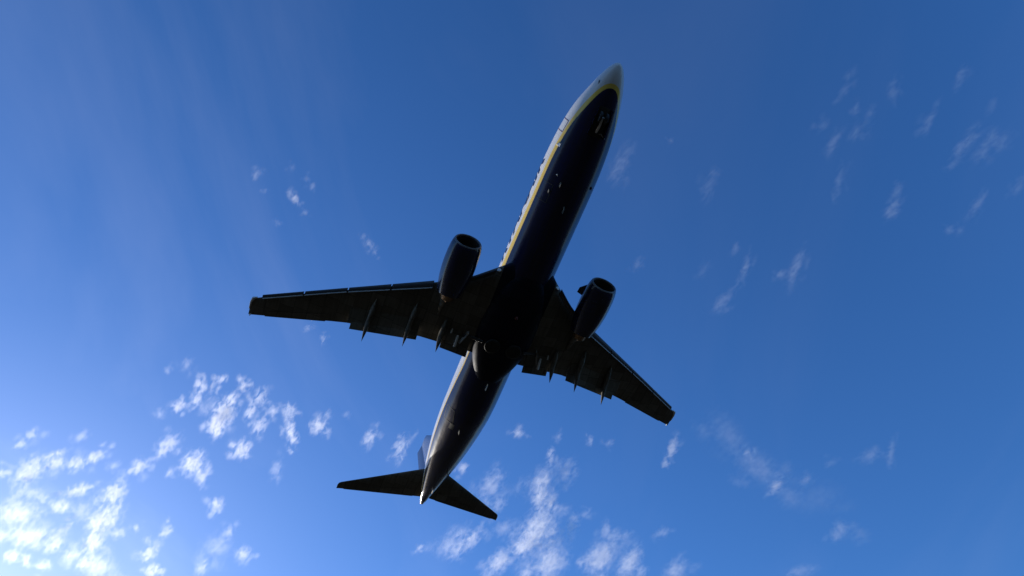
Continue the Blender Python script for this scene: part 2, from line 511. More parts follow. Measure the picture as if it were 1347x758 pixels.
# RYANAIR titles along the starboard side, wrapped on the skin
def title(text, s_aft, s_fwd, z_lo, height, side):
    cu = bpy.data.curves.new('title', 'FONT')
    cu.body = text
    cu.size = 1.0
    cu.offset = 0.035
    cu.resolution_u = 6
    cu.space_character = 1.05
    to = bpy.data.objects.new('title', cu)
    COL.objects.link(to)
    dg = bpy.context.evaluated_depsgraph_get()
    dg.update()
    me = bpy.data.meshes.new_from_object(to.evaluated_get(dg))
    bpy.data.objects.remove(to)
    xs = [q.co.x for q in me.vertices]; ys = [q.co.y for q in me.vertices]
    x0, x1, y0, y1 = min(xs), max(xs), min(ys), max(ys)
    bm = bmesh.new(); bm.from_mesh(me)
    for i in range(1, 14):
        yy = y0 + (y1 - y0) * i / 14
        g = list(bm.verts) + list(bm.edges) + list(bm.faces)
        bmesh.ops.bisect_plane(bm, geom=g, plane_co=(0, yy, 0), plane_no=(0, 1, 0))
    for i in range(1, 60):
        xx = x0 + (x1 - x0) * i / 60
        g = list(bm.verts) + list(bm.edges) + list(bm.faces)
        bmesh.ops.bisect_plane(bm, geom=g, plane_co=(xx, 0, 0), plane_no=(1, 0, 0))
    hw, zt, zb = smooth_tab(FUS, 10.0)
    zc, R = (zt + zb) / 2, (zt - zb) / 2
    A0 = math.acos(max(-1, min(1, -(z_lo - zc) / R)))
    for q in bm.verts:
        ty = (q.co.y - y0) / (y1 - y0); tx = (q.co.x - x0) / (x1 - x0)
        sl = s_aft + (s_fwd - s_aft) * tx - 0.28 * (ty - .5) 
        q.co = fus_pt(sl, side * (A0 + ty * height / R), 0.014)
    bm.to_mesh(me); bm.free()
    me.materials.clear(); me.materials.append(LETTER)
    o = bpy.data.objects.new('title_lettering', me)
    COL.objects.link(o)
    o.parent = fus
    return o
title('RYANAIR', 14.35, 6.75, -0.20, 1.35, 1)

# small things under the belly
def blade(name, s, y, z, L, h, mat, lean=0.25, parent=None):
    V = []
    for (ds, zz, hw) in ((0, 0.05, .03), (L, 0.05, .03), (L * .85 + lean * h, -h, .012), (lean * h + L * .25, -h, .012)):
        V.append((-(s + ds), y - hw, z + zz)); V.append((-(s + ds), y + hw, z + zz))
    F = [(0, 2, 4, 6), (1, 7, 5, 3), (0, 1, 3, 2), (2, 3, 5, 4), (4, 5, 7, 6), (6, 7, 1, 0)]
    return obj(name, V, F, mat, parent or fus, smooth=False)
blade('blade_antenna', 7.55, -.78, -1.90, .32, .25, GREY)
blade('blade_antenna', 8.9, 0.0, -2.1, .42, .32, GREY)
blade('blade_antenna', 7.25, 1.34, -1.44, .25, .18, PALE)
blade('blade_antenna', 22.9, 0.1, -2.1, .55, .22, WHITE)
blade('drain_mast', 8.3, -1.22, -1.60, .22, .22, GREY)
blade('drain_mast', 27.6, -.35, -1.76, .3, .28, GREY)
blade('drain_mast', 35.4, .18, .12, .55, .12, WHITE)
blade('pitot_probe', 1.30, -.80, -.98, .22, .07, DARK)
blade('pitot_probe', 1.9, 1.06, -.6, .22, .12, DARK)
blade('tail_skid', 32.7, .52, -.52, .45, .16, PALE)
v, f = disc(fus_pt(7.3, radians(37), -0.02), (0, -sin(radians(37)), -cos(radians(37))), [(0, .06), (.03, .055), (.05, .03)], 16)
obj('service_light', v, f, WHITE, fus)
v, f = disc(fus_pt(5.68, radians(66), -0.02), (0, -sin(radians(66)), -cos(radians(66))), [(0, .07), (.04, .06), (.07, .03)], 16)
obj('inspection_light', v, f, WHITE, fus)
v, f = disc((-17.2, 0, -2.33), (0, 0, -1), [(0, .12), (.06, .11), (.12, .05)], 16)
obj('beacon_light', v, f, PRIMER, fus)
patch('outflow_grille', 27.45, 28.0, radians(26), radians(38), DARK, ns=4, na=4)
patch('service_panel', 5.55, 5.75, radians(58), radians(66), WHITE, ns=3, na=3)
# exhaust of the auxiliary power unit
v, f = disc((-38.0, 0, 1.09), (-1, 0, .18), [(0, .17), (.12, .15), (.12, .12), (.02, .11)], 24)
obj('exhaust_pipe', v, f, STEEL, fus)

# belly fairing
FAIR = [(12.2, .2, -1.5), (13.2, .35, -1.85), (14.2, .85, -2.08), (15.2, 1.40, -2.19), (16.3, 1.76, -2.26), (17.4, 1.96, -2.31), (19, 2.04, -2.33), (20.2, 1.92, -2.26), (21.2, 1.66, -2.19), (22.2, 1.25, -2.13), (23.2, .75, -2.05), (24.2, .2, -1.75)]
rings = []
for i in range(61):
    s = 12.2 + 12.0 * i / 60
    hw, zb = smooth_tab(FAIR, s)
    top = -0.95 if 13.5 < s < 22.5 else -1.2
    r = []
    for k in range(40):
        a = -pi / 2 + pi * k / 39
        sy = math.copysign(abs(sin(a)) ** 0.8, a); cz = abs(cos(a)) ** 0.62
        r.append(Vector((-s, -hw * sy, -1.2 + (zb + 1.2) * cz)))
    rings.append(r)
v, f = loft(rings, cap=True, close=True)
obj('belly_fairing', v, f, BELLY, root)

# ---- wings
def wing_z(y): return -1.25 + 0.151 * (abs(y) - 1.9) + 0.0006 * max(0, abs(y) - 6) ** 2 - 0.03
def airfoil(n=22, lower=0.8, upper=1.1):
    """closed loop from trailing edge over the top to the nose and back; thickness 1 = chord fraction 1"""
    pts = []
    def yt(x): return 5 * (0.2969 * sqrt(x) - 0.1260 * x - 0.3516 * x * x + 0.2843 * x ** 3 - 0.1030 * x ** 4)
    for i in range(n + 1):
        x = 0.5 * (1 + cos(pi * i / n)); pts.append((x, upper * yt(x)))
    for i in range(1, n):
        x = 0.5 * (1 - cos(pi * i / n)); pts.append((x, -lower * yt(x)))
    return pts
AF = airfoil()
def section(y, sle, ste, t, z, twist=0.0, af=AF):
    c = ste - sle
    return [Vector((-(sle + x * c), y, z + zz * t * c - (x - .4) * c * math.tan(twist))) for x, zz in af]

WLE = [(1.0, 13.35), (1.9, 14.25), (3.4, 15.62), (4.4, 16.35), (5.1, 16.78), (5.8, 17.15), (11.45, 20.12), (16.4, 22.74), (16.75, 22.93), (16.92, 23.10), (17.0, 23.32)]
WTE = [(1.0, 21.15), (1.9, 21.2), (5.5, 21.42), (10.7, 22.42), (16.4, 24.22), (16.92, 24.38), (17.0, 24.38)]
def le(y): return lerp_table(WLE, abs(y))[0]
def te(y): return lerp_table(WTE, abs(y))[0]
def wt_(y): return lerp_table([(1, .135), (5.8, .115), (17, .10)], abs(y))[0]

for sg in (1, -1):
    ys = [1.0, 1.5, 1.9, 2.4, 2.9, 3.4, 3.9, 4.4, 4.8, 5.1, 5.5, 5.8, 6.5, 7.5, 8.5, 9.5, 10.5, 11.45, 12.5, 13.5, 14.5, 15.5, 16.1, 16.4]
    rings = [section(sg * y, le(y), te(y), wt_(y), wing_z(y), radians(1.0 - 0.14 * max(0, y - 2))) for y in ys]
    wing = obj('wing', *loft(rings), GREY, root)
    wing.data.materials.append(BELLY)              # the root fillet wears the belly paint
    for q in wing.data.polygons:
        if abs(q.center.y) < 1.95:
            q.material_index = 1
    ys = [16.402, 16.55, 16.75, 16.86, 16.92, 16.97, 17.0]
    rings = [section(sg * y, le(y), te(y), wt_(y) * (1 if y < 16.8 else .85 if y < 16.9 else .6 if y < 16.95 else .3), wing_z(y), radians(-1.0)) for y in ys]
    obj('wing_tip', *loft(rings), GREY, wing)
    v, f = tube([(-22.84, sg * 16.66, wing_z(16.6) + .0), (-23.0, sg * 16.90, wing_z(16.84) + .0), (-23.35, sg * 17.0, wing_z(16.97) + .0), (-23.9, sg * 17.02, wing_z(17) + .0)], [.05, .11, .08, .04], 12)
    obj('navigation_light', v, f, WHITE, wing)
    v, f = tube([(-24.25, sg * 16.85, wing_z(16.85)), (-24.45, sg * 16.9, wing_z(16.9))], [.05, .035], 10)
    obj('strobe_light', v, f, WHITE, wing)
    # leading edge devices: four slats outboard of the engine, drooped and slid forward
    for a, b_ in ((5.85, 8.35), (8.42, 11.0), (11.07, 13.7), (13.77, 16.35)):
        rings = []
        for i in range(7):
            y = a + (b_ - a) * i / 6
            c = (te(y) - le(y)); ch = max(.36, 0.15 * c)
            s0 = le(y) - .20; z0 = wing_z(y) - 0.05 * c * .5
            r = []
            up = 0.058 * c
            for t_ in [k / 10 for k in range(11)]:      # outer skin from upper tail round the nose to lower tail
                ang = pi * t_
                x = ch * (0.5 + 0.5 * cos(ang)) if t_ < .5 else ch * .42 * (0.5 + 0.5 * cos(pi - ang)) * 1.0 + ch * .58 * (0.0) + ch * (.5 - .42 * .5) * (1 - (t_ - .5) * 2)
                zz = up * sin(ang) * (1 if t_ < .5 else 1) if t_ < .5 else up * cos((t_ - .5) * pi) * 1.0
                if t_ >= .5:
                    q = (t_ - .5) * 2
                    x = ch * 0.62 * q ** 1.6 ; zz = up * (1 - 2 * q) if False else -up * .9 * sin(q * pi / 2)
                else:
                    q = 1 - t_ * 2
                    x = ch * q ** 1.6; zz = up * sin((1 - (1 - q)) * pi / 2) if q < 1 else up
                r.append((s0 + x, z0 + zz - x * .12 + .02))
            inner = [(p[0] + .035 + .05 * (1 - abs(k - 5) / 5), p[1] * 1 + (0.0)) for k, p in enumerate(r)][::-1]
            loop = r + [(p[0], p[1] + (.02 if k > 5 else -.02)) for k, p in enumerate(inner)]
            rings.append([Vector((-p[0], sg * y, p[1])) for p in loop])
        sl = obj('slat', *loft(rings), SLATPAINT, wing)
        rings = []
        for i in range(7):      # pale strip added for the skylight glint along the slat's lower trailing edge
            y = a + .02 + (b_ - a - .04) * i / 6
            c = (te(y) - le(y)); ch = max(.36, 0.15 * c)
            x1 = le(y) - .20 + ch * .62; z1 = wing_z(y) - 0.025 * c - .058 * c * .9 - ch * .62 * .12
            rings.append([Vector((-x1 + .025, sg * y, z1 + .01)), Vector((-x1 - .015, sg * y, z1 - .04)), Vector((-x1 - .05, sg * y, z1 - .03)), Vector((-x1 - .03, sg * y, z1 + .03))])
        obj('slat_glint_strip', *loft(rings), PALE, sl, angle=20)
    # krueger flap inboard of the engine
    rings = []
    for i in range(5):
        y = 2.35 + (4.0 - 2.35) * i / 4
        s0, z0 = le(y) - .12, wing_z(y) - .30
        loop = [(-.06, -.08), (.0, -.16), (.18, -.13), (.42, .06), (.42, .10), (.18, -.07), (.03, -.07)]
        rings.append([Vector((-(s0 + p[0]), sg * y, z0 + p[1])) for p in loop])
    obj('krueger_flap', *loft(rings), SLATPAINT, wing)
    # trailing edge flaps, extended and drooped, each with a small aft segment
    def flap(ya, yb, sA, sB, chord, drop0, drop1, mat=GREY):
        FAF = airfoil(12, 0.6, 1.2)
        rings = []
        for i in range(6):
            t_ = i / 5; y = ya + (yb - ya) * t_; ste = sA + (sB - sA) * t_
            z0 = wing_z(y)
            rg = []
            for x, zz in FAF:
                z = z0 - drop0 + (drop0 - drop1) * x - .10 * x * (1 - x) * 0 + zz * .13 * chord
                rg.append(Vector((-(ste - chord + x * chord), sg * y, z)))
            rings.append(rg)
        return obj('flap', *loft(rings), mat, wing)
    flap(2.15, 4.05, 21.02, 20.98, 1.25, .10, .44)
    flap(2.12, 4.05, 21.42, 21.36, .50, .42, .66)
    flap(5.75, 10.50, 21.05, 22.06, 1.05, .09, .40)
    flap(5.72, 10.22, 21.46, 22.42, .48, .38, .60)
    # aileron: a thin panel on both skins, hinged outboard
    rings = []
    for i in range(6):
        y = 11.9 + (15.9 - 11.9) * i / 5
        c = te(y) - le(y); z = wing_z(y)
        tw = radians(1.0 - 0.14 * (y - 2))
        x0 = .76
        zt0 = -(x0 - .4) * c * math.tan(tw); zt1 = -(1.0 - .4) * c * math.tan(tw)
        h = .030 * c
        rings.append([Vector((-(le(y) + x0 * c), sg * y, z + zt0 + h * 1.3)), Vector((-(te(y) + .05), sg * y, z + zt1 + .015)),
                      Vector((-(te(y) + .05), sg * y, z + zt1 - .015)), Vector((-(le(y) + x0 * c), sg * y, z + zt0 - h * 1.05))])
    obj('aileron', *loft(rings), GREY, wing, angle=20)
    # flap track fairings: drooped canoes
    for (yf, s0, yt_, s1) in ((9.05, 19.75, 9.2, 22.62), (6.38, 18.85, 6.52, 21.92), (4.18, 19.2, 4.29, 21.47)):
        zf = wing_z(yf) - .055 * (te(yf) - le(yf)); zt_ = wing_z(yt_) - 1.28
        rings = []
        for i in range(25):
            t_ = i / 24
            s = s0 + (s1 - s0) * t_
            y = yf + (yt_ - yf) * t_
            zm = zf + (-.02 - .42 * t_) if t_ < .55 else zf - .251 + (zt_ - zf + .251) * (t_ - .55) / .45
            rad = .22 * min(1, (t_ / .28 + .02)) ** .6 * (1 if t_ < .62 else max(0.03, 1 - ((t_ - .62) / .38) ** 1.5))
            rings.append([Vector((-s, sg * y + rad * .78 * cos(2 * pi * k / 16), zm + rad * 1.25 * sin(2 * pi * k / 16))) for k in range(16)])
        obj('flap_fairing', *loft(rings), GREY, wing)
    # flap drive screws and gear strut stubs around the wheel well
    v, f = tube([(-20.05, sg * 3.12, -1.62), (-20.85, sg * 3.14, -1.86)], [.07, .10], 10)
    obj('flap_actuator', v, f, WHITE, wing)
    v, f = tube([(-19.75, sg * 3.62, -1.42), (-20.05, sg * 3.64, -1.58)], [.035, .06], 8)
    obj('flap_actuator', v, f, WHITE, wing)
    # landing light in the wing root
    v, f = disc((-(14.62), sg * 2.12, wing_z(2.1) - .12), (.9, sg * .25, -.35), [(0, .16), (.05, .14), (.08, .06)], 18)
    obj('landing_light', v, f, WHITE, wing)

    # ---- engine
    yc, zc, s0 = sg * 4.86, -1.96, 13.12
    def nac_ring(ds, r, flat=1.0, n=48, squash=True, tilt=0.0):
        out = []
        for k in range(n):
            a = 2 * pi * k / n
            cy, cz = cos(a), sin(a)
            if squash and cz < 0:
                cz = -abs(cz) ** 1.25 * .90; cy = math.copysign(abs(cy) ** .82, cy)
            out.append(Vector((-(s0 + ds - .10 * sin(a) * tilt), yc + r * cy * 1.02, zc + r * cz)))
        return out
    prof = [(.10, .90), (.22, .955), (.5, 1.01), (.9, 1.05), (1.5, 1.07), (2.1, 1.06), (2.7, 1.01), (3.3, .92), (3.85, .80), (3.85, .76), (3.3, .80)]
    rings = [nac_ring(d, r, tilt=max(0, 1 - d)) for d, r in prof]
    eng = obj('engine', *loft(rings, cap=False), NAVY, root)
    prof = [(.098, .905), (.04, .88), (.0, .835), (.02, .79), (.10, .765), (.35, .755), (.8, .77), (1.0, .775)]
    rings = [nac_ring(d, r, tilt=max(0, 1 - d)) for d, r in prof[:5]]
    obj('inlet_lip', *loft(rings, cap=False), LIPMETAL, eng)
    rings = [nac_ring(d, r, tilt=max(0, 1 - d)) for d, r in prof[4:]]
    obj('inlet_duct', *loft(rings, cap=False), DARK, eng)
    # fan: twenty four twisted blades on a hub
    V, F = [], []
    for k in range(24):
        a = 2 * pi * k / 24
        b0 = len(V)
        for r, w_, tw in ((.22, .10, .3), (.5, .13, .7), (.765, .15, 1.05)):
            for e, th in ((-1, 0), (1, 0)):
                da = e * w_ * sin(tw) / r
                ds = e * w_ * cos(tw)
                V.append((-(s0 + 1.05 + ds), yc + r * cos(a + da), zc + r * sin(a + da)))
        for q in range(2):
            F.append((b0 + 2 * q, b0 + 2 * q + 1, b0 + 2 * q + 3, b0 + 2 * q + 2))
    obj('fan', V, F, DARK, eng)
    v, f = disc((-(s0 + .62), yc, zc), (-1, 0, 0), [(0, .01), (.1, .09), (.25, .17), (.45, .24), (.7, .26)], 24)
    obj('spinner', v, f, DARK, eng)
    v, f = disc((-(s0 + 1.3), yc, zc), (-1, 0, 0), [(0, .80), (.05, .80)], 40)
    obj('fan_frame', v, f, DARK, eng)
    v, f = disc((-(s0 + 2.7), yc, zc + .02), (-1, 0, -.03), [(0, .66), (.8, .60), (1.2, .52), (1.5, .44), (1.62, .42), (1.62, .38), (1.2, .38)], 36)
    obj('core_nozzle', v, f, STEEL, eng)
    v, f = disc((-(s0 + 3.9), yc, zc), (-1, 0, -.03), [(0, .30), (.3, .26), (.55, .14), (.7, .02)], 24)
    obj('exhaust_cone', v, f, STEEL, eng)
    # inboard strake
    yi = yc - sg * 0.90
    V = [(-(s0 + .55), yi + sg * .02, zc + .52), (-(s0 + 1.45), yi, zc + .56), (-(s0 + 1.4), yi - sg * .34, zc + .80), (-(s0 + 1.02), yi - sg * .32, zc + .78)]
    V = V + [(p[0], p[1] + .0, p[2] + .035) for p in V]
    F = [(0, 1, 2, 3), (7, 6, 5, 4), (0, 4, 5, 1), (1, 5, 6, 2), (2, 6, 7, 3), (3, 7, 4, 0)]
    obj('strake', V, F, NAVY, eng, smooth=False)
    # pylon
    rings = []
    for ds, hw, zt, zb in ((1.2, .03, -1.0, -1.2), (1.7, .14, -.82, -1.25), (2.6, .2, -.72, -1.3), (3.4, .22, -.75, -1.5), (4.4, .22, -.8, -1.55), (5.4, .14, -.8, -1.25), (6.2, .03, -.85, -.98)):
        s = s0 + ds
        rings.append([Vector((-s, yc - hw, zt)), Vector((-s, yc + hw, zt)), Vector((-s, yc + hw, zb)), Vector((-s, yc + hw * .5, zb - .05)), Vector((-s, yc - hw * .5, zb - .05)), Vector((-s, yc - hw, zb))])
    obj('pylon', *loft(rings), GREY, eng, angle=30)

    # ---- horizontal stabilizer
    HLE = [(.3, 33.95), (1.07, 34.5), (6.95, 38.22), (7.1, 38.36), (7.18, 38.6)]
    HTE = [(.3, 37.42), (7.0, 38.98), (7.18, 39.04)]
    rings = []
    for y in (.3, .7, 1.07, 2, 3, 4, 5, 6, 6.7, 6.95, 7.1, 7.18):
        tt = .095 * (1 if y < 7 else .8 if y < 7.15 else .4)
        rings.append(section(sg * y, lerp_table(HLE, y)[0], lerp_table(HTE, y)[0], tt, 1.0 + .105 * y, radians(-1.0), airfoil(16, 1, 1)))
    hs_ = obj('horizontal_stabilizer', *loft(rings), GREY, root)
    rings = []
    for y in (1.0, 2.5, 4, 5.5, 6.6):
        a, b_ = lerp_table(HLE, y)[0], lerp_table(HTE, y)[0]
        c = b_ - a; x0 = .70; z = 1.0 + .105 * y
        k = math.tan(radians(-1.0))
        rings.append([Vector((-(a + x0 * c), sg * y, z + .036 * c - (x0 - .4) * c * k)), Vector((-(b_ + .03), sg * y, z + .012 - .6 * c * k)),
                      Vector((-(b_ + .03), sg * y, z - .012 - .6 * c * k)), Vector((-(a + x0 * c), sg * y, z - .036 * c - (x0 - .4) * c * k))])
    obj('elevator', *loft(rings), GREY, hs_, angle=20)

# ---- fin and rudder
FLE = [(1.55, 27.6), (1.95, 28.4), (2.3, 30.3), (2.75, 31.9), (4.0, 33.0), (8.85, 37.2), (9.02, 37.45), (9.1, 37.8)]
FTE = [(1.55, 36.4), (9.1, 38.72)]
rings = []
for z in (1.55, 1.8, 2.1, 2.5, 2.9, 3.5, 4.5, 6, 7.5, 8.4, 8.85, 9.02, 9.1):
    a, b_ = lerp_table(FLE, z)[0], lerp_table(FTE, z)[0]
    th = lerp_table([(1.5, .42), (2.5, .44), (8.85, .17), (9.02, .12), (9.1, .05)], z)[0] / .5
    rings.append([Vector((-(a + min(x, .76) / .76 * (b_ - a)), (zz if x <= .76 else math.copysign(.028, zz)) * th * .5, z)) for x, zz in airfoil(16, 1, 1) if x <= .76 or x < .80])
fin = obj('fin', *loft(rings), NAVY, root)
rings = []
RUD = radians(7)
for z in (2.0, 3.5, 5, 6.5, 8, 8.9, 9.06):
    a = lerp_table(FTE, z)[0] + .01; c = lerp_table([(2.0, 1.45), (9.38, .98)], z)[0]
    th = lerp_table([(1.5, .042), (9.38, .020)], z)[0] * .8
    rings.append([Vector((-(a + d * cos(RUD) + e * sin(RUD)), -d * sin(RUD) + e * cos(RUD), z)) for d, e in ((0, th), (c, .012), (c, -.012), (0, -th), (-.08, 0))])
obj('rudder', *loft(rings), NAVY, fin, angle=30)

# ---- nose wheel bay with its doors still open and the leg folding forward
ng = patch('nose_gear', 2.55, 4.35, radians(-15), radians(15), DARK, off=.012, ns=12, na=8, parent=root)
for sg in (-1, 1):
    # doors hang from the bay's edges
    V = []
    for i in range(7):
        s = 2.6 + (4.3 - 2.6) * i / 6
        p = fus_pt(s, -sg * radians(16), 0.0)
        h = .34 * (1 if 0 < i < 6 else .9)
        for (dy, dz) in ((0, .04), (.025, .04)):
            V.append(Vector((p.x, p.y + sg * dy, p.z + dz)))
        for (dy, dz) in ((.07, -h), (.095, -h)):
            V.append(Vector((p.x, p.y + sg * dy, p.z + dz)))
    F = []
    for i in range(6):
        b0 = 4 * i
        F += [(b0, b0 + 4, b0 + 6, b0 + 2), (b0 + 1, b0 + 3, b0 + 7, b0 + 5), (b0 + 2, b0 + 6, b0 + 7, b0 + 3), (b0, b0 + 1, b0 + 5, b0 + 4)]
    F += [(0, 2, 3, 1), (24, 25, 27, 26)]
    obj('gear_door', V, F, NAVY, ng, angle=30)
v, f = tube([(-4.2, 0, -1.80), (-3.7, 0, -2.06), (-3.2, 0, -2.02)], [.09, .08, .07], 12)
obj('strut', v, f, WHITE, ng)
v, f = tube([(-4.15, .16, -1.82), (-4.05, .30, -2.02), (-4.25, .62, -2.02)], [.035, .035, .03], 8)
obj('drag_brace', v, f, PALE, ng)
v, f = tube([(-3.15, -.26, -2.0), (-3.15, .26, -2.0)], [.05, .05], 10)
obj('axle', v, f, METAL, ng)
for sg in (-1, 1):
    v, f = disc((-3.15, sg * .12, -2.0), (0, sg, 0), [(0, .12), (.0, .30), (.03, .335), (.13, .335), (.16, .30), (.16, .12), (.12, .08)], 28)
    obj('wheel', v, f, RUBBER, ng)

# ---- main wheels lying in the belly
for sg in (-1, 1):
    v, f = disc((-19.75, sg * .78, -2.27), (0, 0, -1), [(0, .50), (.10, .555), (.16, .53), (.20, .44), (.18, .30), (.22, .12), (.2, .02)], 36)
    mg = obj('main_gear', v, f, RUBBER, root)
    v, f = disc((-19.75, sg * .78, -2.40), (0, 0, -1), [(0, .28), (.03, .26), (.05, .10)], 24)
    obj('hub_cap', v, f, DARK, mg)
    v, f = tube([(-19.7, sg * 1.5, -2.2), (-19.75, sg * 2.5, -1.85), (-19.95, sg * 2.78, -1.58)], [.10, .11, .12], 12)
    obj('gear_leg', v, f, DARK, mg)
    V, F = box(-20.0, sg * 2.72, -1.78, 1.05, .05, .42, Matrix.Rotation(radians(-20), 3, 'Z') if sg > 0 else Matrix.Rotation(radians(20), 3, 'Z'))
    obj('gear_door', V, F, PALE, mg, smooth=False)

